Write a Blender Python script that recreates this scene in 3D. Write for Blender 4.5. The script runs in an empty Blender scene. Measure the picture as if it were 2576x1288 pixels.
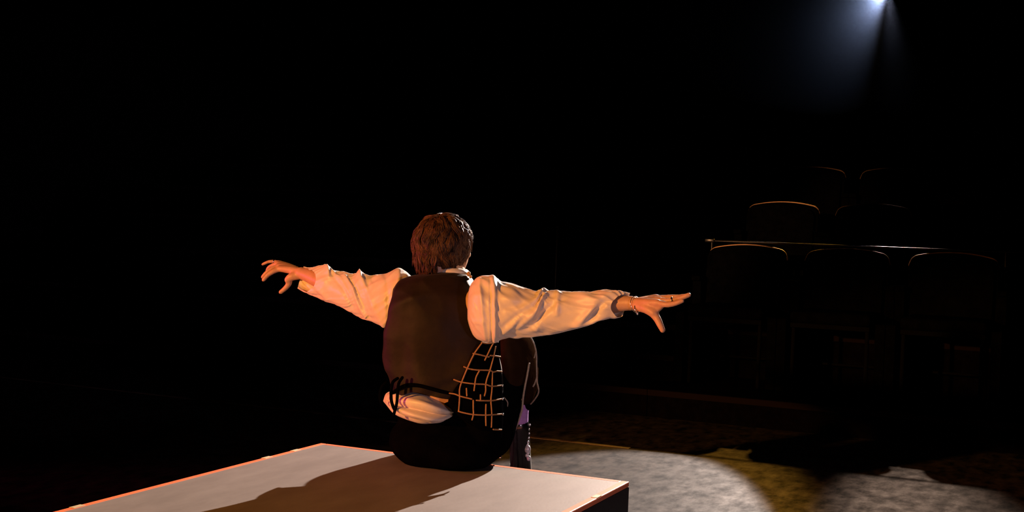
import bpy, bmesh, math, random
from math import sin, cos, pi, radians, exp, sqrt, atan2
from mathutils import Vector, Matrix, noise

S = bpy.context.scene
COL = S.collection

# ------------------------------------------------------------------ camera, exposure, world
FPX = 3100.0
YAW, PITCH, ROLL = radians(24.6), radians(1.28), radians(2.1)
EYE = Vector((0, 0, 1.03))
f0 = Vector((-sin(YAW), cos(YAW), 0)); r0 = Vector((cos(YAW), sin(YAW), 0)); z0 = Vector((0, 0, 1))
F = (f0*cos(PITCH) - z0*sin(PITCH)).normalized()
u0 = r0.cross(F).normalized()
R = (r0*cos(ROLL) + u0*sin(ROLL)); U = (-r0*sin(ROLL) + u0*cos(ROLL))
cam_d = bpy.data.cameras.new('camera')
cam_d.sensor_width = 36.0; cam_d.lens = 36.0*FPX/2576.0; cam_d.clip_start = 0.05; cam_d.clip_end = 100
cam = bpy.data.objects.new('camera', cam_d); COL.objects.link(cam)
m = Matrix((R, U, -F)).transposed().to_4x4(); m.translation = EYE
cam.matrix_world = m
S.camera = cam

S.view_settings.view_transform = 'Standard'; S.view_settings.look = 'None'
S.view_settings.exposure = 0.0; S.view_settings.gamma = 1.0; S.view_settings.use_curve_mapping = False
S.cycles.volume_bounces = 0
S.cycles.max_bounces = 5

w = bpy.data.worlds.new('world'); S.world = w; w.use_nodes = True
w.node_tree.nodes['Background'].inputs[0].default_value = (0.02, 0.03, 0.6, 1)
w.node_tree.nodes['Background'].inputs[1].default_value = 0.0012

def lamp(name, kind, loc, aim, energy, color, size=0.05, cone=40, blend=0.3, sx=1.0, sy=1.0, vol=1.0):
    d = bpy.data.lights.new(name, kind); d.energy = energy; d.color = color
    d.shadow_soft_size = size
    if kind == 'SPOT': d.spot_size = radians(cone); d.spot_blend = blend
    d.volume_factor = vol if hasattr(d, 'volume_factor') else 1.0
    o = bpy.data.objects.new(name, d); COL.objects.link(o)
    o.location = loc
    q = (Vector(aim)-Vector(loc)).to_track_quat('-Z', 'Y')
    o.rotation_euler = q.to_euler(); o.scale = (sx, sy, 1)
    return o
LAMP = Vector((-1.84, 12.67, 3.50))
AIM = LAMP + Vector((0.14, -8.0, -2.54))
lamp('key_light', 'SPOT', LAMP, AIM, 11800, (1.0, 0.87, 0.81), 0.035, 17.6, 0.10, 0.69, 1.0)
lamp('amber_ring', 'SPOT', LAMP, AIM, 2300, (1.0, 0.45, 0.05), 0.035, 23, 0.45, 0.64, 1.0)
lamp('pool_light', 'SPOT', LAMP+Vector((0.03, 0, 0)), (-0.36, 4.25, 0.0), 2700, (1.0, 0.70, 0.52), 0.035, 15, 1.0, 0.42, 0.8)
lamp('amber_fill', 'SPOT', (-5.3, -3.2, 2.15), (-1.85, 3.8, 0.48), 2650, (1.0, 0.36, 0.07), 0.10, 21, 0.45, 1.0, 0.62)
lamp('amber_seats', 'SPOT', (-5.0, -3.2, 2.6), (-2.06, 7.8, 1.02), 3400, (1.0, 0.46, 0.17), 0.10, 8.0, 0.9, 0.50, 1.0)
lamp('lavender_side', 'SPOT', (3.4, -0.6, 0.95), (-1.85, 3.8, 0.72), 210, (1.0, 0.70, 0.88), 0.12, 20, 0.3)
lamp('magenta_side', 'SPOT', (-6.5, 2.4, 0.9), (-2.3, 3.9, 0.6), 430, (1.0, 0.05, 0.22), 0.35, 22, 0.5)

# ------------------------------------------------------------------ helpers
def W(px, py, b):
    """camera pixel (2576x1288 frame) at camera depth b -> world point"""
    return EYE + (F + R*((px-1288)/FPX) + U*((644-py)/FPX))*b

def mat(name, color, rough=0.6, metal=0.0, spec=0.5, sheen=0.0, noise_amt=0.0, noise_scale=20, bump=0.0, bump_scale=60,
        sub=0.0, aniso=0.0, color2=None, stretch=None, coat=0.0, rough2=None):
    M = bpy.data.materials.new(name); M.use_nodes = True
    N = M.node_tree.nodes; L = M.node_tree.links; B = N['Principled BSDF']
    B.inputs['Base Color'].default_value = (*color, 1); B.inputs['Roughness'].default_value = rough
    B.inputs['Metallic'].default_value = metal; B.inputs['Specular IOR Level'].default_value = spec
    B.inputs['Sheen Weight'].default_value = sheen; B.inputs['Coat Weight'].default_value = coat
    if sub: B.inputs['Subsurface Weight'].default_value = sub; B.inputs['Subsurface Scale'].default_value = 0.01
    tc = N.new('ShaderNodeTexCoord'); mp = N.new('ShaderNodeMapping'); L.new(tc.outputs['Object'], mp.inputs[0])
    if stretch: mp.inputs['Scale'].default_value = stretch
    if noise_amt or color2:
        n = N.new('ShaderNodeTexNoise'); n.inputs['Scale'].default_value = noise_scale; n.inputs['Detail'].default_value = 6
        n.inputs['Roughness'].default_value = 0.65
        L.new(mp.outputs[0], n.inputs['Vector'])
        cr = N.new('ShaderNodeValToRGB'); cr.color_ramp.elements[0].position = 0.35; cr.color_ramp.elements[1].position = 0.68
        c2 = color2 or tuple(min(1, c*(1+noise_amt)) for c in color)
        c1 = color if color2 else tuple(c*(1-noise_amt) for c in color)
        cr.color_ramp.elements[0].color = (*c1, 1); cr.color_ramp.elements[1].color = (*c2, 1)
        L.new(n.outputs['Fac'], cr.inputs[0]); L.new(cr.outputs[0], B.inputs['Base Color'])
        if rough2 is not None:
            mr = N.new('ShaderNodeMapRange'); mr.inputs['From Min'].default_value = .35; mr.inputs['From Max'].default_value = .68
            mr.inputs['To Min'].default_value = rough; mr.inputs['To Max'].default_value = rough2
            L.new(n.outputs['Fac'], mr.inputs[0]); L.new(mr.outputs[0], B.inputs['Roughness'])
    if bump:
        n2 = N.new('ShaderNodeTexNoise'); n2.inputs['Scale'].default_value = bump_scale; n2.inputs['Detail'].default_value = 5
        L.new(mp.outputs[0], n2.inputs['Vector'])
        bp = N.new('ShaderNodeBump'); bp.inputs['Strength'].default_value = bump; bp.inputs['Distance'].default_value = 0.01
        L.new(n2.outputs['Fac'], bp.inputs['Height']); L.new(bp.outputs[0], B.inputs['Normal'])
    return M

M = dict(
    floor=mat('black stage paint', (0.004, 0.0045, 0.006), 0.74, color2=(0.060, 0.052, 0.047), noise_scale=17, bump=0.2, bump_scale=14,
              stretch=(1.0, 0.5, 1), spec=0.018, rough2=0.56),
    wall=mat('black wall paint', (0.004, 0.004, 0.005), 0.9, spec=0.1, noise_amt=0.3),
    tier=mat('black riser paint', (0.0025, 0.002, 0.0025), 0.95, spec=0.0, noise_amt=0.4),
    nosing=mat('worn riser nosing', (0.010, 0.007, 0.008), 0.9, spec=0.0),
    blocktop=mat('grey painted plywood', (0.20, 0.175, 0.16), 0.48, noise_scale=4, color2=(0.25, 0.222, 0.205), spec=0.6, bump=0.03, bump_scale=50, stretch=(3, 1, 1)),
    blockside=mat('black platform paint', (0.012, 0.006, 0.010), 0.6, spec=0.25, noise_amt=0.3),
    tape=mat('coral edge tape', (0.90, 0.20, 0.07), 0.5, noise_amt=0.12, noise_scale=9, spec=0.4),
    tapechip=mat('chipped tape patch', (0.55, 0.45, 0.25), 0.7, noise_amt=0.2),
    skin=mat('skin', (0.62, 0.36, 0.22), 0.45, spec=0.4, sub=0.08, noise_amt=0.08, noise_scale=30, bump=0.06, bump_scale=150),
    satin=mat('ivory satin', (0.82, 0.72, 0.60), 0.42, spec=0.5, sheen=0.25, noise_amt=0.03, noise_scale=60, bump=0.05, bump_scale=30),
    vest=mat('dark brown waistcoat cloth', (0.014, 0.007, 0.004), 0.6, spec=0.16, sheen=0.03, noise_amt=0.5, noise_scale=6, bump=0.5, bump_scale=9),
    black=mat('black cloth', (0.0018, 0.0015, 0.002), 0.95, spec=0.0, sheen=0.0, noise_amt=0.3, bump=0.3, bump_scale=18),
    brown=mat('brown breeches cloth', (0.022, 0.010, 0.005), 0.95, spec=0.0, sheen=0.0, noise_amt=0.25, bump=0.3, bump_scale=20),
    cord=mat('gold cord', (0.42, 0.20, 0.07), 0.6, noise_amt=0.15, noise_scale=120, bump=0.3, bump_scale=300),
    piping=mat('grey braid piping', (0.34, 0.27, 0.22), 0.5, noise_amt=0.2, noise_scale=90),
    hair=mat('brown hair', (0.030, 0.012, 0.006), 0.5, spec=0.3, color2=(0.15, 0.065, 0.026), noise_scale=25),
    sock=mat('lilac stocking', (0.55, 0.30, 0.78), 0.7, noise_amt=0.1, noise_scale=80, bump=0.3, bump_scale=90),
    boot=mat('black patent leather', (0.008, 0.007, 0.009), 0.22, spec=0.7, coat=0.5, noise_amt=0.2),
    silver=mat('polished silver', (0.85, 0.85, 0.88), 0.16, metal=1.0, noise_amt=0.03),
    pearl=mat('pearly bead', (0.9, 0.9, 0.95), 0.3, metal=0.2, noise_amt=0.02, spec=0.8),
    chairfab=mat('black seat fabric', (0.002, 0.002, 0.0025), 0.95, spec=0.0, noise_amt=0.4, bump=0.3, bump_scale=200),
    chairedge=mat('brown chair edging', (0.75, 0.42, 0.24), 0.5, noise_amt=0.15, spec=0.4),
    legs=mat('matte black steel', (0.004, 0.004, 0.005), 0.9, spec=0.0, noise_amt=0.1),
    metal=mat('black metal', (0.02, 0.02, 0.022), 0.35, metal=0.6, noise_amt=0.1),
    rail=mat('grey steel rail', (0.03, 0.03, 0.035), 0.3, metal=0.8, noise_amt=0.1),
    eyew=mat('eye white', (0.8, 0.78, 0.74), 0.2, noise_amt=0.02), iris=mat('dark iris', (0.06, 0.03, 0.02), 0.2, noise_amt=0.1),
    ftape=mat('brown floor tape', (0.10, 0.055, 0.04), 0.6, noise_amt=0.5, noise_scale=6),
    lens=None,
)

def obj(name, bm, material, parent=None, smooth=True, mods=None):
    me = bpy.data.meshes.new(name)
    bmesh.ops.recalc_face_normals(bm, faces=bm.faces[:])
    bm.to_mesh(me); bm.free()
    if smooth: me.polygons.foreach_set('use_smooth', [True]*len(me.polygons))
    o = bpy.data.objects.new(name, me); COL.objects.link(o)
    me.materials.append(material)
    if parent is not None: o.parent = parent
    return o
def tag(o, label=None, cat=None, group=None, kind=None):
    if label: o['label'] = label
    if cat: o['category'] = cat
    if group: o['group'] = group
    if kind: o['kind'] = kind
    return o
def thing(name, label, cat, loc=(0, 0, 0), group=None):
    o = bpy.data.objects.new(name, None); COL.objects.link(o); o.location = loc
    return tag(o, label, cat, group)
def dup(root, loc, label=None):
    r = root.copy(); COL.objects.link(r); r.location = loc
    if label: r['label'] = label
    for ch in list(root.children):
        c = ch.copy(); COL.objects.link(c); c.parent = r
        for g in ch.children:
            d = g.copy(); COL.objects.link(d); d.parent = c
    return r

def box(bm, x0, x1, y0, y1, z0_, z1_, bev=0.0):
    g = bmesh.ops.create_cube(bm, size=1.0)
    for v in g['verts']:
        v.co = Vector(((x0+x1)/2+v.co.x*(x1-x0), (y0+y1)/2+v.co.y*(y1-y0), (z0_+z1_)/2+v.co.z*(z1_-z0_)))
    if bev:
        es = list({e for v in g['verts'] for e in v.link_edges})
        bmesh.ops.bevel(bm, geom=es, offset=bev, segments=2, affect='EDGES', profile=0.5)

def cat_rom(P, t):
    n = len(P)-1; t = max(0, min(n-1e-6, t)); i = int(t); u = t-i
    g = lambda k: P[max(0, min(n, k))]
    a, b, c, d = g(i-1), g(i), g(i+1), g(i+2)
    return tuple(0.5*((2*b[k]) + (-a[k]+c[k])*u + (2*a[k]-5*b[k]+4*c[k]-d[k])*u*u + (-a[k]+3*b[k]-3*c[k]+d[k])*u*u*u) for k in range(len(a)))

def tube(bm, pts, radii, seg=10, n=None, flat=None, caps=True):
    """smooth tapered tube through world points; round ends"""
    P = [tuple(p)+(r,) for p, r in zip(pts, radii)]
    n = n or max(2, (len(P)-1)*5)
    C = [cat_rom(P, (len(P)-1)*k/n) for k in range(n+1)] if len(P) > 2 else [tuple(P[0][j]+(P[1][j]-P[0][j])*k/n for j in range(4)) for k in range(n+1)]
    pts = [Vector(c[:3]) for c in C]; rad = [c[3] for c in C]
    rings = []; up = None
    for i, p in enumerate(pts):
        t = (pts[min(i+1, n)]-pts[max(i-1, 0)]).normalized()
        if up is None:
            up = t.orthogonal().normalized() if flat is None else (Vector(flat)-t*Vector(flat).dot(t)).normalized()
        up = (up - t*up.dot(t)).normalized(); si = t.cross(up)
        rings.append((p, t, up, si, rad[i]))
    seq = []
    if caps:
        p, t, a, b, r = rings[0]
        for q in (80, 50, 25): seq.append((p - t*r*sin(radians(q)), a, b, r*cos(radians(q))))
    for p, t, a, b, r in rings: seq.append((p, a, b, r))
    if caps:
        p, t, a, b, r = rings[-1]
        for q in (25, 50, 80): seq.append((p + t*r*sin(radians(q)), a, b, r*cos(radians(q))))
    prev = None; first = None
    for p, a, b, r in seq:
        ring = [bm.verts.new(p + a*(r*cos(2*pi*k/seg)) + b*(r*sin(2*pi*k/seg))) for k in range(seg)]
        if prev:
            for k in range(seg): bm.faces.new((prev[k], prev[(k+1) % seg], ring[(k+1) % seg], ring[k]))
        else: first = ring
        prev = ring
    bm.faces.new(first[::-1]); bm.faces.new(prev)

def ellipsoid(bm, c, rad, rot=None, u=24, v=16):
    g = bmesh.ops.create_uvsphere(bm, u_segments=u, v_segments=v, radius=1.0)
    for q in g['verts']:
        p = Vector((q.co.x*rad[0], q.co.y*rad[1], q.co.z*rad[2]))
        if rot: p = rot @ p
        q.co = Vector(c)+p

def remesh(name, bm, voxel, material, parent=None, smooth_it=6, disp=None, factor=0.5):
    """fuse overlapping shapes into one continuous surface"""
    me = bpy.data.meshes.new('tmp'); bm.to_mesh(me); bm.free()
    o = bpy.data.objects.new('tmp', me); COL.objects.link(o)
    md = o.modifiers.new('r', 'REMESH'); md.mode = 'VOXEL'; md.voxel_size = voxel
    if smooth_it:
        sm = o.modifiers.new('s', 'SMOOTH'); sm.iterations = smooth_it; sm.factor = factor
    dg = bpy.context.evaluated_depsgraph_get()
    ev = bpy.data.meshes.new_from_object(o.evaluated_get(dg), depsgraph=dg)
    bpy.data.objects.remove(o); bpy.data.meshes.remove(me)
    ev.name = name
    if disp:
        nr = [v.normal.copy() for v in ev.vertices]
        for v, nn in zip(ev.vertices, nr): v.co = v.co + nn*disp(v.co)
    ev.polygons.foreach_set('use_smooth', [True]*len(ev.polygons))
    ev.materials.clear(); ev.materials.append(material)
    o = bpy.data.objects.new(name, ev); COL.objects.link(o)
    if parent is not None: o.parent = parent
    return o

def ridge_field(ridges):
    """creases as segments ((s0,t0),(s1,t1),width,height) on a surface param (s along, t around in degrees)"""
    def f(s, t):
        h = 0.0
        for (a, b, wd, ht) in ridges:
            ax, ay = a[0], a[1]/360.0; bx, by = b[0], b[1]/360.0
            dx, dy = bx-ax, by-ay; l2 = dx*dx+dy*dy
            for k in (-1, 0, 1):
                px, py = s-ax, t/360.0+k-ay
                u = max(0, min(1, (px*dx+py*dy)/l2))
                d2 = (px-u*dx)**2+(py-u*dy)**2
                if d2 < 9*wd*wd: h += ht*exp(-d2/(wd*wd))*(0.25+0.75*sin(pi*(0.1+0.8*u)))
        return h
    return f

def px_loft(bm, rings, ns, nt, field=None, endshift=None, closed0=False, closed1=False, sq=1.0):
    """rings: (top_px,top_py,bot_px,bot_py,depth,half_depth). t=0 top, 90 towards viewer, 180 bottom"""
    V = []; n = len(rings)-1
    for i in range(ns+1):
        s = i/ns
        tx, ty, bx, by, b, hd = cat_rom(rings, n*s)
        row = []
        for k in range(nt):
            t = 360.0*k/nt; ct, st = cos(radians(t)), sin(radians(t))
            sh = endshift(s, t) if endshift else 0.0
            if sh:
                tx2, ty2, bx2, by2, b2, hd2 = cat_rom(rings, n*max(0, s+sh))
            else: tx2, ty2, bx2, by2, b2, hd2 = tx, ty, bx, by, b, hd
            top = W(tx2, ty2, b2); bot = W(bx2, by2, b2)
            c = (top+bot)/2; vv = (top-bot)/2
            D = -(F + R*(((tx2+bx2)/2-1288)/FPX))
            D = (D - vv*(D.dot(vv)/max(1e-9, vv.length_squared))).normalized()
            cp = math.copysign(abs(ct)**sq, ct); sp = math.copysign(abs(st)**sq, st)
            p = c + vv*cp + D*(hd2*sp)
            if field:
                nn = (vv.normalized()*ct + D*st).normalized()
                p = p + nn*field(s+sh, t)
            row.append(bm.verts.new(p))
        V.append(row)
    for i in range(ns):
        for k in range(nt):
            bm.faces.new((V[i][k], V[i][(k+1) % nt], V[i+1][(k+1) % nt], V[i+1][k]))
    if closed0: bm.faces.new(V[0][::-1])
    if closed1: bm.faces.new(V[-1])
    return V

# ------------------------------------------------------------------ setting
def struct(name, x0, x1, y0, y1, za, zb, mt):
    bm = bmesh.new(); box(bm, x0, x1, y0, y1, za, zb); o = obj(name, bm, mt, smooth=False); o['kind'] = 'structure'; return o
struct('floor', -10, 4, -4, 16.6, -0.1, 0, M['floor'])
struct('ceiling', -10, 4, -4, 16.6, 5.2, 5.3, M['wall'])
struct('wall_back', -10, 4, 16.5, 16.6, 0, 5.2, M['wall'])
struct('wall_left', -10.1, -10, -4, 16.6, 0, 5.2, M['wall'])
struct('wall_right', 4, 4.1, -4, 16.6, 0, 5.2, M['wall'])
struct('wall_front', -10, 4, -4.1, -4, 0, 5.2, M['wall'])

bm = bmesh.new(); box(bm, -8.6, -1.9, 5.565, 5.60, 0.0, 0.0025)
tag(obj('floor_tape', bm, M['ftape'], smooth=False), 'faint brown strip of tape running across the black floor in front of the seating', 'tape')

# tiered seating stand with an aisle of steps
RISE, RUN, Y1 = 0.30, 0.97, 6.62
AX0, AX1 = -3.12, -2.16
ble = thing('seating_stand', 'black tiered seating stand with an aisle of steps, in the dark behind the person', 'bleachers', (-3, Y1, 0))
def tb(name, x0, x1, y0, y1, za, zb, mt, par, bev=0.004):
    b_ = bmesh.new(); box(b_, x0+3, x1+3, y0-Y1, y1-Y1, za, zb, bev); return obj(name, b_, mt, par, smooth=False)
NR = 7
for k in range(NR):
    zt = 0.15+RISE*k; yf = Y1+RUN*k; yb = Y1+RUN*(k+1) if k < NR-1 else 16.4
    for (xa, xb) in ((-9.6, AX0), (AX1, 3.6)):
        tr = tb('tier', xa, xb, yf, yb-0.002, 0, zt, M['tier'], ble)
        tb('nosing', xa, xb, yf-0.006, yf+0.03, zt-0.03, zt+0.003, M['nosing'], tr, 0.001)
    for h in (0, 1):
        zz = 0.15+RISE*k+0.15*h; ya = yf+RUN*0.5*h; yq = ya+RUN*0.5 if not (k == NR-1 and h) else 16.4
        st = tb('step', AX0+0.003, AX1-0.003, ya, yq-0.002, 0, zz, M['tier'], ble)
        tb('nosing', AX0+0.003, AX1-0.003, ya-0.006, ya+0.03, zz-0.03, zz+0.003, M['nosing'], st, 0.001)

# theatre chairs
def make_chair(label):
    t = thing('theatre_chair', label, 'chair', (0, 0, 0), 'theatre chairs on the tiers')
    # back: curved panel with rounded, domed top; the chair faces -Y
    def outline(n=44, w_=0.245, h_=0.83, lo=0.40, inset=0.0):
        pts = []
        w2 = w_-inset
        pts.append((-w2, lo+inset)); pts.append((w2, lo+inset))
        top = []
        r = 0.045
        for k in range(n+1):
            u = -1+2*k/n; x = w2*u
            dome = 0.035*(1-u*u)
            e = max(0, (abs(x)-(w2-r))/r); drop = r*(1-sqrt(max(0, 1-e*e)))
            top.append((x, h_-inset-0.035+dome-drop))
        return pts + top[::-1]
    def slab(y0_, y1_, inset, seg=44):
        b_ = bmesh.new(); O = outline(inset=inset)
        curve = lambda x: 0.35*x*x*-1.0
        tiltf = lambda z: (z-0.40)*0.16
        A = [b_.verts.new((x, y0_+curve(x)+tiltf(z), z)) for x, z in O]; B_ = [b_.verts.new((x, y1_+curve(x)+tiltf(z), z)) for x, z in O]
        b_.faces.new(A[::-1]); b_.faces.new(B_)
        for k in range(len(O)):
            j = (k+1) % len(O); b_.faces.new((A[k], A[j], B_[j], B_[k]))
        return b_
    back = obj('backrest', slab(0.215, 0.245, 0.0), M['chairfab'], t, smooth=False)
    obj('back_cushion', slab(0.175, 0.216, 0.022), M['chairfab'], back, smooth=False)
    e = bmesh.new(); O = outline()[2:]
    pts = [Vector((x, 0.245-0.35*x*x+(z-0.4)*0.16, z)) for x, z in O]
    tube(e, pts, [0.0072]*len(pts), seg=8, n=70)
    eg = obj('top_edging', e, M['chairedge'], back); eg['label'] = 'brown edging along the top of the backrest'
    s = bmesh.new(); box(s, -0.225, 0.225, -0.23, 0.20, 0.40, 0.47, 0.025); obj('seat', s, M['chairfab'], t)
    s = bmesh.new(); box(s, -0.22, 0.22, -0.22, 0.19, 0.375, 0.402, 0.004); obj('seat_pan', s, M['legs'], t, smooth=False)
    for sx in (-1, 1):
        l = bmesh.new(); tube(l, [Vector((sx*0.205, -0.19, 0.012)), Vector((sx*0.205, -0.19, 0.39))], [0.012]*2, 8, 2); obj('leg', l, M['legs'], t)
        l = bmesh.new(); tube(l, [Vector((sx*0.205, 0.22, 0.012)), Vector((sx*0.205, 0.18, 0.25)), Vector((sx*0.205, 0.195, 0.45))], [0.012]*3, 8, 6); obj('leg', l, M['legs'], t)
    for sx in (-1, 1):
        a_ = bmesh.new(); box(a_, sx*0.2745-0.0265, sx*0.2745+0.0265, -0.20, 0.14, 0.004, 0.42, 0.004)
        box(a_, sx*0.2745-0.0265, sx*0.2745+0.0265, 0.135, 0.235, 0.004, 0.60, 0.004)
        ap = obj('side_panel', a_, M['chairfab'], t, smooth=False)
        a_ = bmesh.new(); box(a_, sx*0.2745-0.0265, sx*0.2745+0.0265, 0.10, 0.24, 0.60, 0.63, 0.006); obj('armrest', a_, M['chairfab'], ap)
    l = bmesh.new(); tube(l, [Vector((-0.205, 0.2, 0.14)), Vector((0.205, 0.2, 0.14))], [0.008]*2, 8, 2); obj('stretcher', l, M['legs'], t)
    return t
CY = Y1+0.66
ch0 = make_chair('black theatre chair nearest the aisle in the front row, its brown curved top edge lit')
ch0.location = (-1.855, CY, 0.15)
for (c, r_, lab) in ((1, 0, 'second black theatre chair of the front row, only the left of its top edge lit'),
                     (2, 0, 'unlit black theatre chair third from the aisle in the front row'),
                     (0, 1, 'black theatre chair on the second tier beside the aisle, domed top edge lit brown'),
                     (1, 1, 'dark theatre chair second from the aisle on the second tier'),
                     (0, 2, 'topmost aisle chair with a very faint lit edge, on the third tier'),
                     (1, 2, 'dark theatre chair second from the aisle on the third tier')):
    dup(ch0, (-1.855+0.605*c, CY+RUN*r_, 0.15+RISE*r_), lab)

# rail behind the front row
rl = thing('guard_rail', 'thin grey metal rail running just above the backs of the front row chairs', 'rail', (-2.1, Y1+RUN+0.03, 0.45))
b_ = bmesh.new(); tube(b_, [Vector((-0.03, 0, 0.548)), Vector((5.2, 0, 0.548))], [0.006]*2, 10, 20); obj('rail_bar', b_, M['rail'], rl)
b_ = bmesh.new(); box(b_, -0.045, 0.015, -0.012, 0.012, 0.538, 0.56, 0.003); obj('end_cap', b_, M['rail'], rl)
for x in (0.0, 1.73, 3.46, 5.15):
    b_ = bmesh.new(); tube(b_, [Vector((x, 0, 0.012)), Vector((x, 0, 0.545))], [0.007]*2, 8, 2); obj('rail_post', b_, M['metal'], rl)

# aisle handrail (thin vertical glint left of the chairs)
hr = thing('handrail_post', 'thin dark upright post at the aisle steps behind the right sleeve', 'post', (-3.05, 7.35, 0.30))
b_ = bmesh.new(); tube(b_, [Vector((0, 0, 0.014)), Vector((0, 0, 0.74))], [0.012]*2, 8, 2); obj('upright', b_, M['metal'], hr)
b_ = bmesh.new(); ellipsoid(b_, (0, 0, 0.75), (0.02, 0.02, 0.02), None, 12, 8); obj('cap', b_, M['metal'], hr)

# the stage spotlight that throws the beam, hung just above the frame
sp = thing('stage_spotlight', 'stage spotlight at the top edge giving a pale blue hazy beam', 'lamp', LAMP)
ax = (Vector((-1.9, 4.4, 0.15))-LAMP).normalized()
b_ = bmesh.new(); tube(b_, [-ax*0.42, -ax*0.36, -ax*0.12], [0.075, 0.10, 0.10], 20, 12); obj('housing', b_, M['metal'], sp)
b_ = bmesh.new(); o_ = ax.orthogonal().normalized(); q_ = ax.cross(o_)
V0 = []; V1 = []
for k in range(28):
    a = 2*pi*k/28; d = o_*cos(a)+q_*sin(a)
    V0.append(b_.verts.new(-ax*0.14+d*0.104)); V1.append(b_.verts.new(-ax*0.045+d*0.112))
for k in range(28): b_.faces.new((V0[k], V0[(k+1) % 28], V1[(k+1) % 28], V1[k]))
obj('snout', b_, M['metal'], sp)
b_ = bmesh.new(); tube(b_, [-ax*0.25+Vector((-0.12, 0, 0)), -ax*0.25+Vector((-0.12, 0, 0.18)), -ax*0.25+Vector((0, 0, 0.24)), -ax*0.25+Vector((0.12, 0, 0.18)), -ax*0.25+Vector((0.12, 0, 0))], [0.01]*5, 8); obj('yoke', b_, M['metal'], sp)
b_ = bmesh.new(); tube(b_, [Vector((-9.9, LAMP.y+0.25, LAMP.z+0.45)), Vector((3.9, LAMP.y+0.25, LAMP.z+0.45))], [0.024]*2, 12, 2)
tag(obj('lighting_pipe', b_, M['metal']), 'black overhead pipe the stage spotlight hangs from', 'pipe')

# haze that shows the beam
hz = bmesh.new(); box(hz, -9.0, 0.6, 5.0, 12.62, 1.98, 4.9)
HM = bpy.data.materials.new('stage haze'); HM.use_nodes = True
nt = HM.node_tree; nt.nodes.remove(nt.nodes['Principled BSDF'])
vs = nt.nodes.new('ShaderNodeVolumeScatter'); vs.inputs['Color'].default_value = (0.32, 0.52, 1.0, 1)
vs.inputs['Density'].default_value = 0.006; vs.inputs['Anisotropy'].default_value = 0.45
gp_ = nt.nodes.new('ShaderNodeNewGeometry'); ds = nt.nodes.new('ShaderNodeVectorMath'); ds.operation = 'DISTANCE'
ds.inputs[1].default_value = LAMP; nt.links.new(gp_.outputs['Position'], ds.inputs[0])
m1 = nt.nodes.new('ShaderNodeMath'); m1.operation = 'MULTIPLY'; m1.inputs[1].default_value = -1.15; nt.links.new(ds.outputs['Value'], m1.inputs[0])
m2 = nt.nodes.new('ShaderNodeMath'); m2.operation = 'EXPONENT'; nt.links.new(m1.outputs[0], m2.inputs[0])
m3 = nt.nodes.new('ShaderNodeMath'); m3.operation = 'MULTIPLY'; m3.inputs[1].default_value = 0.0068; nt.links.new(m2.outputs[0], m3.inputs[0])
nt.links.new(m3.outputs[0], vs.inputs['Density'])
nt.links.new(vs.outputs[0], nt.nodes['Material Output'].inputs['Volume'])
hzo = obj('haze', hz, HM, smooth=False)
tag(hzo, 'thin bluish haze in the spotlight beam at the upper right', 'haze', kind='stuff')

# ------------------------------------------------------------------ the platform block
BX0, BX1, BY0, BY1, BH = -2.545, -1.325, 1.46, 3.90, 0.20
blk = thing('stage_block', 'low black stage block with grey top and coral taped edges, the person sits on it', 'stage block', (BX0, BY0, 0))
def blkpart(name, x0, x1, y0, y1, za, zb, mt, bev=0.0, par=None):
    b = bmesh.new(); box(b, x0-BX0, x1-BX0, y0-BY0, y1-BY0, za, zb, bev); return obj(name, b, mt, par or blk, smooth=False)
blkpart('body', BX0, BX1, BY0, BY1, 0, BH-0.018, M['blockside'])
blkpart('top_panel', BX0+0.02, BX1-0.02, BY0+0.02, BY1-0.02, BH-0.018, BH-0.0005, M['blocktop'])
TW = 0.026
for (a, b, c, d) in ((BX0, BX0+TW, BY0, BY1), (BX1-TW, BX1, BY0, BY1), (BX0+TW, BX1-TW, BY1-TW, BY1), (BX0+TW, BX1-TW, BY0, BY0+TW)):
    tp = blkpart('edge_tape', a, b, c, d, BH-0.018, BH, M['tape'], 0.003); tp['label'] = 'coral tape along the edge'
for (x, y) in ((BX1-0.011, 3.62), (BX0+0.009, 3.55), (BX0+0.010, 2.65), (BX0+0.011, 3.72)):
    blkpart('tape_chip', x-0.010, x+0.010, y-0.022, y+0.022, BH-0.002, BH+0.0012, M['tapechip'], 0.001)

# ------------------------------------------------------------------ the person
# joints as world points
def limb(bm, spec, seg=16):
    tube(bm, [W(*s[:3]) for s in spec], [s[3] for s in spec], seg)
body = bmesh.new()
# torso
limb(body, [(1125, 1118, 4.33, .125), (1112, 1040, 4.33, .115), (1104, 940, 4.33, .115), (1098, 840, 4.33, .125), (1102, 770, 4.33, .105)])
limb(body, [(1030, 745, 4.38, .062), (1102, 745, 4.33, .085), (1180, 755, 4.28, .062)])
limb(body, [(1106, 745, 4.33, .062), (1118, 690, 4.34, .052), (1124, 645, 4.345, .055)])
# arms
RS, RE, RWr = (1200, 765, 4.24), (1385, 786, 4.08), (1590, 763, 3.95)
LS, LE, LWr = (1008, 735, 4.40), (880, 735, 4.55), (757, 687, 4.70)
limb(body, [(*RS, .055), (1290, 778, 4.16, .045), (*RE, .038), (1480, 776, 4.02, .036), (1560, 764, 3.97, .026), (*RWr, .0235)])
limb(body, [(*LS, .055), (945, 738, 4.47, .045), (*LE, .038), (820, 712, 4.62, .034), (775, 693, 4.68, .026), (*LWr, .0235)])
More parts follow.
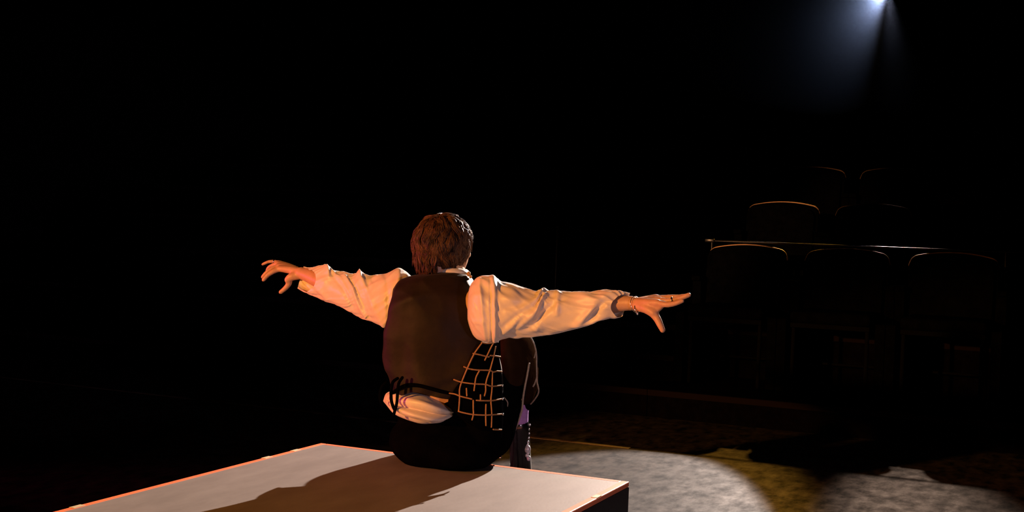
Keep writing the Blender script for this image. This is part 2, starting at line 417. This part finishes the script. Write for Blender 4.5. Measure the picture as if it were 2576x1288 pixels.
# right hand: palm (wide slab made of metacarpal tubes) and five fingers
def fing(pts, r0_, r1_):
    k = len(pts)
    tube(body, [W(*p) for p in pts], [r0_+(r1_-r0_)*i/(k-1) for i in range(k)], 12, n=(k-1)*5)
for (kx, ky, kb) in ((1654, 762, 3.855), (1657, 755, 3.885), (1656, 751, 3.91), (1650, 749, 3.935)):
    fing([(1594, 763, 3.945), (1626, (ky+762)/2+0, kb*0.6+3.93*0.4), (kx, ky, kb)], .017, .0125)
fing([(1654, 762, 3.855), (1676, 766, 3.835), (1696, 764, 3.825), (1716, 757, 3.815)], .0108, .0076)   # index
fing([(1657, 755, 3.885), (1684, 757, 3.865), (1712, 750, 3.85), (1733, 742, 3.84)], .0108, .0080)    # middle
fing([(1656, 751, 3.91), (1682, 748, 3.90), (1706, 747, 3.89), (1726, 744, 3.885)], .0102, .0074)     # ring
fing([(1650, 749, 3.935), (1672, 748, 3.935), (1690, 747, 3.93), (1704, 748, 3.93)], .009, .0066)       # little
fing([(1600, 768, 3.93), (1626, 776, 3.88), (1645, 788, 3.86)], .018, .0155)
fing([(1636, 780, 3.87), (1652, 800, 3.855), (1661, 818, 3.845), (1667, 831, 3.84)], .0145, .0088)   # thumb
fing([(1640, 778, 3.865), (1655, 776, 3.86), (1664, 769, 3.85)], .012, .010)                          # web
# left hand
for (kx, ky, kb) in ((702, 676, 4.745), (700, 670, 4.77), (698, 665, 4.79), (700, 662, 4.81)):
    fing([(755, 686, 4.705), (728, (ky+682)/2, kb*.6+4.7*.4), (kx, ky, kb)], .018, .0125)
fing([(702, 677, 4.745), (688, 683, 4.74), (674, 692, 4.74), (663, 704, 4.74)], .0108, .0080)          # index
fing([(700, 670, 4.77), (686, 676, 4.765), (671, 686, 4.765), (661, 697, 4.77)], .0105, .0080)         # middle
fing([(698, 665, 4.79), (686, 668, 4.80), (676, 674, 4.81), (672, 682, 4.815)], .010, .0074)           # ring
fing([(700, 662, 4.81), (690, 658, 4.82), (675, 659, 4.825), (661, 665, 4.83)], .0088, .0062)          # little
fing([(748, 693, 4.70), (732, 697, 4.70), (724, 704, 4.705)], .017, .0135)
fing([(727, 700, 4.705), (727, 713, 4.71), (718, 725, 4.715), (706, 735, 4.72)], .0125, .0084)         # thumb
# legs: hips on the block edge, knees up, feet on the floor beyond it
RH, RK, RA = (1172, 1105, 4.33), (1298, 905, 4.62), (1310, 1215, 4.72)
LH, LK, LA = (1085, 1098, 4.42), (1190, 915, 4.80), (1158, 1200, 4.90)
def leg(h, k, a):
    limb(body, [(*h, .085), ((h[0]+k[0])/2, (h[1]+k[1])/2, (h[2]+k[2])/2, .072), (*k, .055), ((k[0]*.6+a[0]*.4), k[1]*.6+a[1]*.4, k[2]*.6+a[2]*.4, .035), (*a, .026)])
    A = W(*a); A.z = 0.085
    toe = A + Vector((0.02, 0.17, 0)); toe.z = 0.03; heel = A + Vector((0, -0.03, -0.045))
    tube(body, [heel, A*0.5+toe*0.5-Vector((0, 0, .01)), toe], [.032, .032, .022], 14)
    return A
RAw, LAw = leg(RH, RK, RA), leg(LH, LK, LA)
# head, turned to the right of the picture
HC = W(1120, 616, 4.34)
fy = (F*0.68 + R*0.73); fy.z = -0.02; fy.normalize(); fx = fy.cross(z0).normalized(); fz = fx.cross(fy).normalized()
HR = Matrix((fx, fy, fz)).transposed()
H = lambda x, y, z: HC + HR @ Vector((x, y, z))
ellipsoid(body, H(0, -.012, .012), (.076, .094, .090), HR)
ellipsoid(body, H(0, .026, -.030), (.066, .066, .088), HR)
ellipsoid(body, H(0, .046, -.085), (.038, .036, .030), HR)
for s in (-1, 1):
    tube(body, [H(s*.052, -.005, -.062), H(s*.040, .04, -.088), H(s*.010, .072, -.098)], [.02, .018, .017], 12)
    tube(body, [H(s*.010, .086, .018), H(s*.045, .070, .018)], [.012, .010], 10, 4)
    ellipsoid(body, H(s*.042, .056, -.028), (.022, .022, .020), HR)
    ellipsoid(body, H(s*.074, -.008, -.018), (.009, .018, .031), HR)
    ellipsoid(body, H(s*.011, .098, -.036), (.009, .009, .007), HR)
tube(body, [H(0, .086, .010), H(0, .100, -.012), H(0, .108, -.032)], [.009, .010, .0115], 12)
tube(body, [H(-.020, .083, -.062), H(0, .092, -.059), H(.020, .083, -.062)], [.005, .007, .005], 10)
tube(body, [H(-.018, .082, -.070), H(0, .090, -.071), H(.018, .082, -.070)], [.005, .0075, .005], 10)
tube(body, [H(0, -.03, -.04), H(0, -.035, -.10), W(1108, 720, 4.34)], [.055, .054, .06], 16)
person = remesh('person', body, 0.0036, M['skin'], None, 5)
for v in person.data.vertices:
    if v.co.y < BY1+0.03 and v.co.z < BH+0.012: v.co.z = BH+0.012
tag(person, 'person seated on the stage block, back turned, arms spread wide in ivory satin sleeves', 'person')
for s in (-1, 1):
    e = bmesh.new(); ellipsoid(e, H(s*.031, .072, -.004), (.0125, .0125, .0115), HR, 16, 12); eo = obj('eye', e, M['eyew'], person)
    e = bmesh.new(); ellipsoid(e, H(s*.031, .0835, -.004), (.0052, .0018, .0052), HR, 12, 8); obj('iris', e, M['iris'], eo)
    e = bmesh.new(); tube(e, [H(s*.014, .094, .020), H(s*.032, .088, .026), H(s*.050, .074, .020)], [.003, .0038, .002], 8); obj('eyebrow', e, M['hair'], person)

# hair: a displaced cap and many curved locks
random.seed(7)
HCc = H(0, -.012, .004)
hrad = Vector((.090, .106, .101))
def hair_ok(d):
    return not (d.y > 0.42 and d.z < 0.42) and d.z > -0.86 and not (d.z < -0.35 and d.y > -0.05)
hb = bmesh.new()
g = bmesh.ops.create_uvsphere(hb, u_segments=96, v_segments=64, radius=1.0)
dele = []
for v in g['verts']:
    d = v.co.normalized().copy()
    if not hair_ok(d): dele.append(v); continue
    n_ = noise.noise(d*5.0)*.006 + noise.noise(Vector((d.x*14, d.y*14, d.z*5)))*.004
    low = max(0, -d.z-0.3)*0.03
    v.co = HCc + HR @ Vector((d.x*(hrad.x-low+n_), d.y*(hrad.y-low*0.4+n_), d.z*(hrad.z+n_)))
bmesh.ops.delete(hb, geom=dele, context='VERTS')
crown = Vector((0.15, -0.35, 0.93)).normalized()
def step_dir(p):
    t = (p - crown); t = (t - p*t.dot(p))
    t = t.normalized() if t.length > 1e-4 else Vector((0, -1, 0))
    down = Vector((0, 0, -1)) - p*(-p.z)
    return (t*0.7 + down*0.6).normalized()
cl_n = 0
while cl_n < 460:
    d = Vector((random.gauss(0, 1), random.gauss(0, 1), random.gauss(0, 1))).normalized()
    if not hair_ok(d): continue
    cl_n += 1
    L_ = random.uniform(0.050, 0.095)*(1.0 if d.z > -0.3 else 1.1)
    ph = random.uniform(0, 6.28); curl = random.uniform(0.1, 0.65); side = random.gauss(0, .22)
    liftc = random.uniform(0.02, 0.10); tipo = random.uniform(0.02, 0.15)
    p = d.copy(); path = []
    nseg = 9
    for k in range(nseg+1):
        u = k/nseg
        lift = 1.0 + liftc*sin(pi*min(1, u*1.25+0.1)) + tipo*u**3*(1.0 if d.z < 0.1 else 0.45)
        path.append((p.copy(), lift))
        t = step_dir(p); sd = p.cross(t)
        p = (p + (t + sd*(side + curl*sin(ph+u*5.5)))*(L_/nseg/0.1)).normalized()
    t0 = step_dir(d); s0 = d.cross(t0)
    for q in range(20):
        ox = random.gauss(0, .055); oy = random.gauss(0, .05); ol = random.uniform(-.02, .03); tl = random.uniform(.8, 1.05)
        pts = []
        for k in range(nseg+1):
            u = k/nseg; pp, lf = path[min(nseg, int(k*tl))]
            w_ = (1-0.75*u)
            v_ = (pp + s0*ox*w_ + t0*oy*w_).normalized()
            pts.append(HCc + HR @ Vector((v_.x*hrad.x, v_.y*hrad.y, v_.z*hrad.z))*(lf+ol*w_) + Vector((random.gauss(0, .0004),)*3))
        rr = random.uniform(.0006, .0013)
        tube(hb, pts, [rr*0.8]+[rr]*5+[rr*.9, rr*.7, rr*.45, rr*.2], seg=4, n=nseg, caps=False)
for c_i in range(270):          # longer locks over the nape
    a = random.uniform(-2.35, 0.75); d = Vector((sin(a)*0.92, -cos(a)*0.92, random.uniform(-.62, -.15))).normalized()
    root = HCc + HR @ Vector((d.x*hrad.x, d.y*hrad.y, d.z*hrad.z))*1.02
    out = (HR @ Vector((d.x, d.y, 0))).normalized(); sd = out.cross(z0)
    L_ = random.uniform(.035, .075); ph = random.uniform(0, 6.3); fl_ = random.uniform(-.15, .12); wv = random.uniform(.001, .005)
    zend = 0.998
    for q in range(14):
        j0 = Vector((random.gauss(0, .003), random.gauss(0, .003), random.gauss(0, .003)))
        pts = [root + j0*(1-.6*k/8) + Vector((0, 0, -1))*(L_*k/8) + out*(fl_*L_*(k/8)**2 - .35*L_*(k/8)*max(0, -d.z)) + sd*(wv*sin(ph+k*.8)) for k in range(9)]
        pts = [Vector((p.x, p.y, max(p.z, 0.855+random.random()*.012))) for p in pts]
        rr = random.uniform(.0006, .0013)
        tube(hb, pts, [rr]*6+[rr*.8, rr*.5, rr*.2], seg=4, n=8, caps=False)
hair = obj('hair', hb, M['hair'], person)

def fold(x, q):
    w_ = noise.noise(Vector((x, q.y*.6, q.z*.6+7)))
    return (1-abs(w_)*2.6)*(0.4+0.6*(0.5+noise.noise(q*0.8+Vector((9, 0, 0))))) - 0.5
# ---- shirt: right sleeve (nearer the viewer)
RR = [(1176, 765, 1176, 803, 4.17, .030), (1180, 728, 1181, 823, 4.165, .068), (1190, 705, 1191, 842, 4.16, .092), (1206, 695, 1208, 857, 4.15, .108),
      (1228, 692, 1229, 864, 4.14, .112), (1249, 697, 1248, 860, 4.125, .106), (1262, 707, 1262, 851, 4.115, .096), (1290, 713, 1290, 847, 4.10, .088),
      (1316, 724, 1316, 845, 4.09, .080), (1348, 735, 1345, 842, 4.075, .074), (1363, 730, 1360, 842, 4.07, .073), (1380, 732, 1378, 841, 4.06, .070),
      (1410, 731, 1405, 838, 4.045, .066), (1445, 734, 1440, 832, 4.03, .062), (1485, 732, 1478, 822, 4.01, .058), (1518, 729, 1508, 808, 3.99, .052),
      (1545, 735, 1532, 800, 3.98, .045), (1566, 739, 1552, 799, 3.97, .039), (1584, 740, 1566, 796, 3.96, .034)]
rid_r = [((.04, 60), (.22, 68), .020, .004), ((.16, 20), (.20, 150), .016, .006), ((.255, 5), (.27, 160), .020, .009), ((.235, 30), (.245, 170), .007, -.006),
         ((.60, 0), (.33, 150), .022, .011), ((.64, 8), (.42, 128), .018, .011), ((.56, 40), (.36, 120), .016, -.010), ((.66, 55), (.47, 132), .020, -.011),
         ((.655, 10), (.655, 95), .013, .007), ((.45, 20), (.60, 5), .03, .006), ((.72, 10), (.80, 75), .030, .007), ((.80, 90), (.74, 130), .022, .010),
         ((.84, 75), (.79, 125), .024, -.012), ((.95, 5), (.83, 60), .035, .007), ((.70, 130), (.92, 150), .03, .006), ((.30, 170), (.60, 175), .03, .006),
         ((.13, 80), (.20, 110), .012, -.003), ((.08, 120), (.20, 110), .014, .004), ((.30, 60), (.44, 70), .03, .005), ((.35, 85), (.50, 60), .02, -.005)]
fr = ridge_field(rid_r)
def field_r(s, t):
    q = Vector((s*9, cos(radians(t))*1.6, sin(radians(t))*1.6))
    a = max(0, min(1, s*12))
    return (1.35*fr(s, t) + noise.noise(q)*.007 + fold(s*14 - t*0.045, q)*.0045)*a
def cuff_r(s, t):
    front = max(0.0, sin(radians(t)))
    return -0.115*front*max(0, (s-0.86)/0.14)
sh = bmesh.new()
px_loft(sh, RR, 190, 150, field_r, cuff_r, closed0=True)
# left sleeve
LL = [(1040, 700, 1035, 780, 4.37, .050), (1022, 680, 1008, 812, 4.38, .080), (1002, 673, 976, 828, 4.39, .092), (975, 685, 953, 820, 4.41, .088), (948, 691, 926, 807, 4.44, .078),
      (928, 695, 908, 798, 4.47, .072), (906, 683, 888, 789, 4.495, .070), (892, 690, 872, 781, 4.51, .068), (870, 684, 850, 771, 4.54, .064), (842, 679, 825, 759, 4.58, .060),
      (824, 667, 806, 750, 4.60, .056), (803, 668, 787, 744, 4.63, .050), (784, 674, 767, 736, 4.655, .043), (764, 669, 748, 727, 4.68, .036)]
rid_l = [((.52, 10), (.20, 150), .026, .012), ((.63, 30), (.33, 155), .022, .011), ((.58, 40), (.30, 150), .018, -.012), ((.70, 40), (.47, 140), .022, -.011),
         ((.74, 15), (.50, 120), .020, .009), ((.80, 5), (.74, 60), .022, .012), ((.48, 0), (.46, 40), .018, .010), ((.40, 20), (.30, 90), .03, .006), ((.88, 100), (.70, 150), .03, .008),
         ((.14, 20), (.12, 150), .02, .006), ((.25, 10), (.14, 160), .018, -.006)]
fl = ridge_field(rid_l)
def field_l(s, t):
    q = Vector((s*8+5, cos(radians(t))*1.6, sin(radians(t))*1.6))
    a = max(0, min(1, s*12))
    return (1.0*fl(s, t) + noise.noise(q)*.007 + fold(s*13 - t*0.045, q)*.0048)*a
def cuff_l(s, t):
    front = max(0.0, sin(radians(t)))
    return -0.15*front*max(0, (s-0.84)/0.16)
px_loft(sh, LL, 170, 140, field_l, cuff_l, closed0=True)
# shirt tail bunched out between waistcoat and breeches; rows run left to right
TT = [(964, 1008, 966, 1012, 4.34, .01), (972, 990, 975, 1022, 4.30, .05), (990, 985, 992, 1040, 4.265, .085), (1020, 986, 1020, 1053, 4.245, .108), (1055, 990, 1052, 1061, 4.235, .118),
      (1085, 1000, 1082, 1064, 4.235, .115), (1110, 1010, 1108, 1060, 4.24, .10), (1132, 1022, 1130, 1050, 4.25, .07), (1150, 1034, 1150, 1038, 4.27, .02)]
rid_t = [((.10, 92), (.90, 112), .040, .016), ((.40, 50), (.97, 72), .030, .014), ((.16, 74), (.93, 94), .034, -.045), ((.1, 128), (.6, 150), .03, -.014), ((.02, 60), (.1, 120), .02, -.01)]
ft = ridge_field(rid_t)
tt = bmesh.new()
px_loft(tt, TT, 110, 90, lambda s, t: (ft(s, t)+noise.noise(Vector((s*7, cos(radians(t))*2, sin(radians(t))*2+3)))*.004)*min(1, 8*s, 8*(1-s)), None, True, True)
# collar
CC = [(1078, 700, 1078, 690, 4.34, .01)]
cl = bmesh.new()
cN = W(1130, 686, 4.34); prev = None
for j in range(9):
    u = j/8; ring = []
    for k in range(60):
        a = 2*pi*k/60
        rr = 0.066 + 0.010*sin(pi*u) - 0.006*u
        h = 0.030*u - 0.006 - 0.006*cos(a-0.4)
        ring.append(cl.verts.new(cN + R*(rr*1.02*cos(a)) + f0*(rr*sin(a)) + z0*(h-0.006)))
    if prev:
        for k in range(60): cl.faces.new((prev[k], prev[(k+1) % 60], ring[(k+1) % 60], ring[k]))
    prev = ring
def solid(bm_, th):
    bmesh.ops.recalc_face_normals(bm_, faces=bm_.faces[:]); bmesh.ops.solidify(bm_, geom=bm_.faces[:], thickness=th)
solid(cl, 0.003)
me_ = bpy.data.meshes.new('t'); cl.to_mesh(me_); cl.free(); sh.from_mesh(me_)
shirt = obj('shirt', sh, M['satin'], person); shirt['label'] = 'ivory satin shirt with full sleeves'
tail = obj('shirt_tail', tt, M['satin'], shirt)
b_ = bmesh.new(); ellipsoid(b_, W(1179, 689, 4.28), (.007, .007, .009)); ellipsoid(b_, W(1184, 696, 4.28), (.005, .005, .006)); obj('collar_clasp', b_, M['cord'], shirt)

# ---- waistcoat: loft of horizontal rings (left px,right px at row y)
VR = [  # y, left, right, depth, half depth
    (684, 1078, 1160, 4.33, .062), (690, 1052, 1176, 4.32, .080), (697, 1022, 1184, 4.31, .094), (707, 1004, 1190, 4.305, .106), (725, 992, 1196, 4.30, .116), (750, 985, 1202, 4.295, .124),
    (790, 978, 1208, 4.29, .130), (830, 969, 1226, 4.29, .132), (865, 966, 1246, 4.29, .132), (900, 965, 1256, 4.29, .130), (930, 969, 1261, 4.285, .128), (955, 978, 1264, 4.28, .125), (985, 986, 1266, 4.28, .122), (1000, 988, 1266, 4.28, .118)]
def vest_pt(u, t, out=0.0):
    y, l, r, b, hd = cat_rom(VR, u*(len(VR)-1))
    a = W(l, y, b); c_ = W(r, y, b); c = (a+c_)/2; h = (c_-a)/2
    hn = h.normalized(); D = -(F - hn*F.dot(hn)).normalized(); D.z *= 0.2; D.normalize()
    ct, st = cos(radians(t)), sin(radians(t))
    cp = math.copysign(abs(ct)**0.85, ct); sp_ = math.copysign(abs(st)**0.9, st)
    nn = (hn*ct/ max(.01, h.length) + D*st/hd).normalized()
    return c + h*cp + D*hd*sp_ + nn*out, nn     # t=0 right, 90 viewer, 180 left
def vest_u(y):
    lo, hi = 0.0, 1.0
    for _ in range(30):
        mid = (lo+hi)/2
        if cat_rom(VR, mid*(len(VR)-1))[0] < y: lo = mid
        else: hi = mid
    return lo
rid_v = [((.10, 70), (.42, 85), .05, -.006), ((.35, 100), (.45, 165), .03, .004), ((.55, 40), (.95, 95), .035, .006), ((.62, 30), (.9, 70), .025, -.005), ((.30, 150), (.75, 160), .035, .007),
         ((.5, 120), (.85, 128), .04, -.006), ((.70, 20), (.80, 60), .02, .005), ((.02, 60), (.10, 120), .03, .004), ((.78, 70), (.95, 110), .02, -.004), ((.60, 60), (.95, 60), .03, .004)]
fv = ridge_field(rid_v)
def vest_disp(u, t): return 1.6*fv(u, t) + fold(u*5+t*.02, Vector((u*4, t*.03, 2)))*.004 + noise.noise(Vector((u*6, cos(radians(t))*2.2, sin(radians(t))*2.2)))*.005
def hem(t):   # hem lifts towards the middle of the back
    st = sin(radians(t))
    if st <= 0: return 1.0
    return 1.0 - 0.10*exp(-((t-118)/34.0)**2)
vb = bmesh.new(); V = []
for i in range(121):
    row = []
    for k in range(160):
        t = 360*k/160; u = i/120*hem(t)
        p, nn = vest_pt(u, t); row.append(vb.verts.new(p + nn*vest_disp(u, t)))
    V.append(row)
for i in range(120):
    for k in range(160): vb.faces.new((V[i][k], V[i][(k+1) % 160], V[i+1][(k+1) % 160], V[i+1][k]))
vb.faces.new(V[0][::-1])
vest = obj('waistcoat', vb, M['vest'], person)
vest['label'] = 'dark brown waistcoat'
# black hem band and back strap
b_ = bmesh.new()
pts = [vest_pt(vest_u(992 - 34*exp(-((t-118)/34.0)**2)), t, 0.004)[0] for t in range(20, 200, 9)]
tube(b_, pts, [.0065]*len(pts), 8); obj('hem_band', b_, M['black'], vest)
for spec in ([(1000, 952, 4.16), (988, 962, 4.15), (984, 985, 4.15), (985, 1010, 4.15), (992, 1030, 4.16)], [(1012, 950, 4.15), (1003, 965, 4.145), (1000, 990, 4.14), (998, 1015, 4.14), (990, 1045, 4.16)],
             [(972, 962, 4.2), (960, 975, 4.2), (956, 1000, 4.2), (962, 1020, 4.2)]):
    b_ = bmesh.new(); tube(b_, [W(*p) for p in spec], [.0055]*len(spec), 8); obj('back_strap', b_, M['black'], vest)

# laced side panel: a black gusset set into the right side, gold cords across it
# ---- breeches
br = bmesh.new()
ellipsoid(br, W(1108, 1112, 4.30), (.178, .150, .105), Matrix.Rotation(YAW, 3, 'Z'))
ellipsoid(br, W(1120, 1050, 4.33), (.165, .13, .13), Matrix.Rotation(YAW, 3, 'Z'))
ellipsoid(br, W(1150, 1140, 4.26), (.135, .13, .068), Matrix.Rotation(YAW, 3, 'Z'))
limb(br, [(1195, 1085, 4.34, .105), (1240, 1000, 4.47, .100), (1290, 925, 4.60, .088), (1300, 912, 4.62, .086)])
limb(br, [(1292, 900, 4.62, .078), (1303, 950, 4.64, .072), (1310, 990, 4.65, .050), (1316, 1010, 4.66, .040)])
limb(br, [(1185, 990, 4.28, .07), (1205, 1040, 4.27, .075), (1215, 1090, 4.27, .07)])
limb(br, [(1205, 1140, 4.30, .060), (1238, 1092, 4.36, .080), (1262, 1040, 4.42, .066), (1272, 980, 4.50, .08)])
limb(br, [(1245, 985, 4.50, .10), (1262, 930, 4.56, .085)])
limb(br, [(1078, 1090, 4.40, .10), (1140, 1000, 4.60, .095), (1196, 920, 4.79, .080)])
limb(br, [(1196, 925, 4.80, .075), (1194, 990, 4.84, .060), (1193, 1025, 4.86, .043)])
zb = BH + 0.003
breeches = remesh('breeches', br, 0.007, M['black'], person, 14,
                  disp=lambda p: noise.noise(p*9)*.008 + noise.noise(p*24)*.0025)
for v in breeches.data.vertices:      # rest on the block
    if v.co.y < BY1+0.03 and v.co.z < zb: v.co.z = zb
breeches['label'] = 'black knee breeches'
# brown outer face of the raised knee
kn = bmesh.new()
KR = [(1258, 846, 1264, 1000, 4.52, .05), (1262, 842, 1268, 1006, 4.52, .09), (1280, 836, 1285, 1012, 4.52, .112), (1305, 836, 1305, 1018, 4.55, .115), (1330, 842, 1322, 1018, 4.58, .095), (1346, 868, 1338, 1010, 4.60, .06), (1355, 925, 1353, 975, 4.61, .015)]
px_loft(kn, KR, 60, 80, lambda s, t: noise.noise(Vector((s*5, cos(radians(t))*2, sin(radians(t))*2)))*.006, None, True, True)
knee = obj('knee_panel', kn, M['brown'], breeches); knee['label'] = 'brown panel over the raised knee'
# gusset panel patch on the side, following a curved surface
GL = [(864, 1208), (880, 1201), (900, 1190), (930, 1172), (955, 1158), (975, 1143), (995, 1132), (1015, 1128), (1040, 1146), (1060, 1170), (1085, 1215)]
GRr = [(864, 1251), (880, 1253), (900, 1256), (930, 1261), (955, 1263), (975, 1264), (995, 1265), (1015, 1266), (1040, 1266), (1060, 1266), (1085, 1264)]
def gus(px, py):
    """depth of the curved side panel at a pixel"""
    c = 1150; hw = 128.0
    q = max(-.97, min(.97, (px-c)/hw))
    bulge = 0.145*sqrt(1-q*q) + 0.03*max(0, min(1, (py-960)/100.0))
    return 4.30 - bulge - 0.012
gp = bmesh.new(); rows = []
for i in range(41):
    u = i/40*(len(GL)-1); yl, xl = cat_rom(GL, u); yr, xr = cat_rom(GRr, u)
    rows.append([gp.verts.new(W(xl+(xr-xl)*k/24, yl, gus(xl+(xr-xl)*k/24, yl)+(0.03 if k == 0 else 0.010 if k == 24 else 0.003 if k in (1, 23) else 0))) for k in range(25)])
for i in range(40):
    for k in range(24): gp.faces.new((rows[i][k], rows[i][k+1], rows[i+1][k+1], rows[i+1][k]))
back_ = [[gp.verts.new(v.co + f0*0.014) for v in r_] for r_ in rows]
for i in range(40):
    for k in range(24): gp.faces.new((back_[i][k], back_[i+1][k], back_[i+1][k+1], back_[i][k+1]))
    for k, o_ in ((0, 0), (24, 24)): gp.faces.new((rows[i][k], rows[i+1][k], back_[i+1][k], back_[i][k]))
for i in (0, 40):
    for k in range(24): gp.faces.new((rows[i][k], rows[i][k+1], back_[i][k+1], back_[i][k]))
gus_o = obj('side_panel', gp, M['black'], vest); gus_o['label'] = 'black side panel laced with gold cord'
def cordp(x, y): return (1120 + x/4.953, 840 + y/4.953)
cords = [
    [(350, 245), (430, 260), (530, 285), (545, 285)], [(560, 270), (620, 275), (685, 285)],
    [(235, 410), (300, 435), (400, 450), (550, 455), (600, 475), (640, 465), (705, 468)],
    [(110, 570), (200, 600), (350, 622), (500, 630), (580, 652), (715, 640)],
    [(55, 740), (120, 750), (200, 780), (330, 812)], [(390, 828), (450, 832), (570, 832), (640, 822), (715, 808)],
    [(165, 965), (240, 985), (350, 1005), (500, 1012), (600, 1006), (720, 998)], [(600, 1190), (700, 1194)],
    [(460, 110), (400, 190), (350, 270), (280, 420), (210, 590), (180, 690), (180, 790), (175, 880), (168, 960)],
    [(595, 120), (560, 190), (515, 285), (495, 325)], [(425, 460), (385, 540), (370, 630), (360, 705)],
    [(628, 160), (605, 270), (565, 430), (520, 560), (505, 640), (505, 710), (490, 770)],
    [(588, 480), (585, 640), (580, 720), (570, 830), (580, 1000), (575, 1160)],
    [(265, 680), (270, 770)], [(440, 760), (440, 820)], [(350, 830), (350, 930), (352, 1000), (335, 1070)], [(508, 880), (505, 1000), (508, 1140)],
    [(455, 105), (520, 118), (600, 110), (640, 95)]]
for c in cords:
    b_ = bmesh.new(); P = [cordp(*p) for p in c]
    P = [W(x, y, gus(x, y)-0.0045) for x, y in P]
    tube(b_, P, [.0026]*len(P), 8, n=len(P)*5); obj('gold_cord', b_, M['cord'], gus_o)
for (x, y) in ((640, 92), (657, 97), (712, 645), (714, 812), (718, 1000)):
    b_ = bmesh.new(); q = cordp(x, y); ellipsoid(b_, W(*q, gus(*q)-.006), (.0042,)*3, None, 12, 8); obj('cord_bead', b_, M['silver'], gus_o)
# braid piping on breeches
for P, r_ in (([(1330, 840, 4.52), (1342, 862, 4.53), (1349, 888, 4.54), (1350, 925, 4.54), (1351, 960, 4.54), (1355, 985, 4.56), (1346, 1003, 4.58), (1335, 1016, 4.60)], .003),
              ([(1331, 915, 4.47), (1326, 945, 4.45), (1321, 970, 4.44), (1316, 1000, 4.43), (1313, 1030, 4.42), (1304, 1060, 4.41), (1290, 1095, 4.40), (1272, 1128, 4.38), (1258, 1149, 4.36)], .0038),
              ([(1316, 1010, 4.43), (1308, 1002, 4.44), (1297, 998, 4.45)], .0028), ([(1350, 950, 4.54), (1345, 965, 4.535), (1341, 972, 4.53)], .003),
              ([(1268, 1000, 4.36), (1277, 1012, 4.36), (1276, 1024, 4.36)], .0022), ([(1348, 885, 4.54), (1344, 900, 4.53)], .0025)):
    b_ = bmesh.new(); tube(b_, [W(*p) for p in P], [r_]*len(P), 8); pp = obj('braid_piping', b_, M['piping'], breeches)
b_ = bmesh.new(); ellipsoid(b_, W(1258, 1150, 4.35), (.005,)*3, None, 12, 8); obj('braid_bead', b_, M['silver'], breeches)

# stockings and boots
def lower(k, a, Aw, front):
    a2 = Vector(Aw)
    K = W(*k)
    top = K.lerp(a2, 0.30); bot = K.lerp(a2, 0.80); top2 = K.lerp(a2, .45)
    b_ = bmesh.new(); tube(b_, [top, K.lerp(a2, .42), K.lerp(a2, .55), bot], [.044, .040, .036, .034], 20)
    so = obj('stocking', b_, M['sock'], person); so['label'] = 'lilac stocking'
    b_ = bmesh.new()
    c1 = K.lerp(a2, .56); c2 = K.lerp(a2, .75)
    tube(b_, [c1, c2, a2+Vector((0, 0, .01))], [.041, .041, .042], 20)
    ank = Vector(Aw)
    for (p0, p1, r1, r2) in ((ank+Vector((0, -.03, -.035)), ank+Vector((.01, .07, -.045)), .046, .044), (ank+Vector((.01, .07, -.045)), ank+Vector((.02, .17, -.052)), .044, .033)):
        tube(b_, [p0, p1], [r1, r2], 16, 5)
    bo = remesh('boot', b_, .005, M['boot'], person, 6)
    for v in bo.data.vertices: v.co.z = max(v.co.z, 0.012)
    bo['label'] = 'black patent ankle boot'
    b_ = bmesh.new()
    S_ = [ank+Vector((0, -.07, 0)), ank+Vector((.05, -.03, 0)), ank+Vector((.055, .07, 0)), ank+Vector((.055, .17, 0)), ank+Vector((.02, .215, 0)), ank+Vector((-.02, .17, 0)), ank+Vector((-.035, .07, 0)), ank+Vector((-.05, -.03, 0))]
    A_ = [b_.verts.new((p.x, p.y, 0)) for p in S_]; B_ = [b_.verts.new((p.x, p.y, .016)) for p in S_]
    b_.faces.new(A_[::-1]); b_.faces.new(B_)
    for q in range(8): b_.faces.new((A_[q], A_[(q+1) % 8], B_[(q+1) % 8], B_[q]))
    obj('sole', b_, M['black'], bo, smooth=False)
    return bo
boot_r = lower(RK, RA, RAw, True); boot_l = lower(LK, LA, LAw, False)
# string of silver beads down the side of the right boot
for (x, y, r_) in ((1331, 1069, .0035), (1329, 1080, .003), (1329, 1091, .003), (1328, 1102, .0035), (1327, 1112, .005), (1325, 1121, .0065), (1326, 1130, .0125), (1327, 1140, .0055), (1324, 1146, .006), (1329, 1153, .0085)):
    b_ = bmesh.new(); ellipsoid(b_, W(x+(1 if y > 1105 else 2), y, 4.665), (r_, r_, r_*1.25), None, 14, 10); obj('silver_bead', b_, M['pearl'], boot_r)

# bracelet and rings
def band(name, c, axis, r_, thick, mt, squash=1.0, parent=person):
    b_ = bmesh.new(); a = axis.normalized(); o1 = (U - a*U.dot(a)).normalized(); o2 = a.cross(o1)
    pts = [c + o1*(r_*cos(2*pi*k/24)) + o2*(r_*squash*sin(2*pi*k/24)) for k in range(25)]
    tube(b_, pts, [thick]*25, 8, n=48); return obj(name, b_, mt, parent)
band('bracelet', W(1600, 766, 3.935), W(1650, 758, 3.88)-W(1590, 770, 3.95), .0262, .0012, M['silver'])
b_ = bmesh.new(); tube(b_, [W(1597, 770, 3.905), W(1598, 781, 3.90), W(1604, 790, 3.90)], [.0022, .0028, .0034], 8); obj('bracelet_charm', b_, M['silver'], person)
band('finger_ring', W(1692, 756, 3.86), W(1712, 750, 3.85)-W(1684, 757, 3.865), .0105, .0022, M['silver'])
band('finger_ring', W(691, 658.5, 4.822), W(675, 659, 4.825)-W(700, 660, 4.81), .0095, .0022, M['silver'])
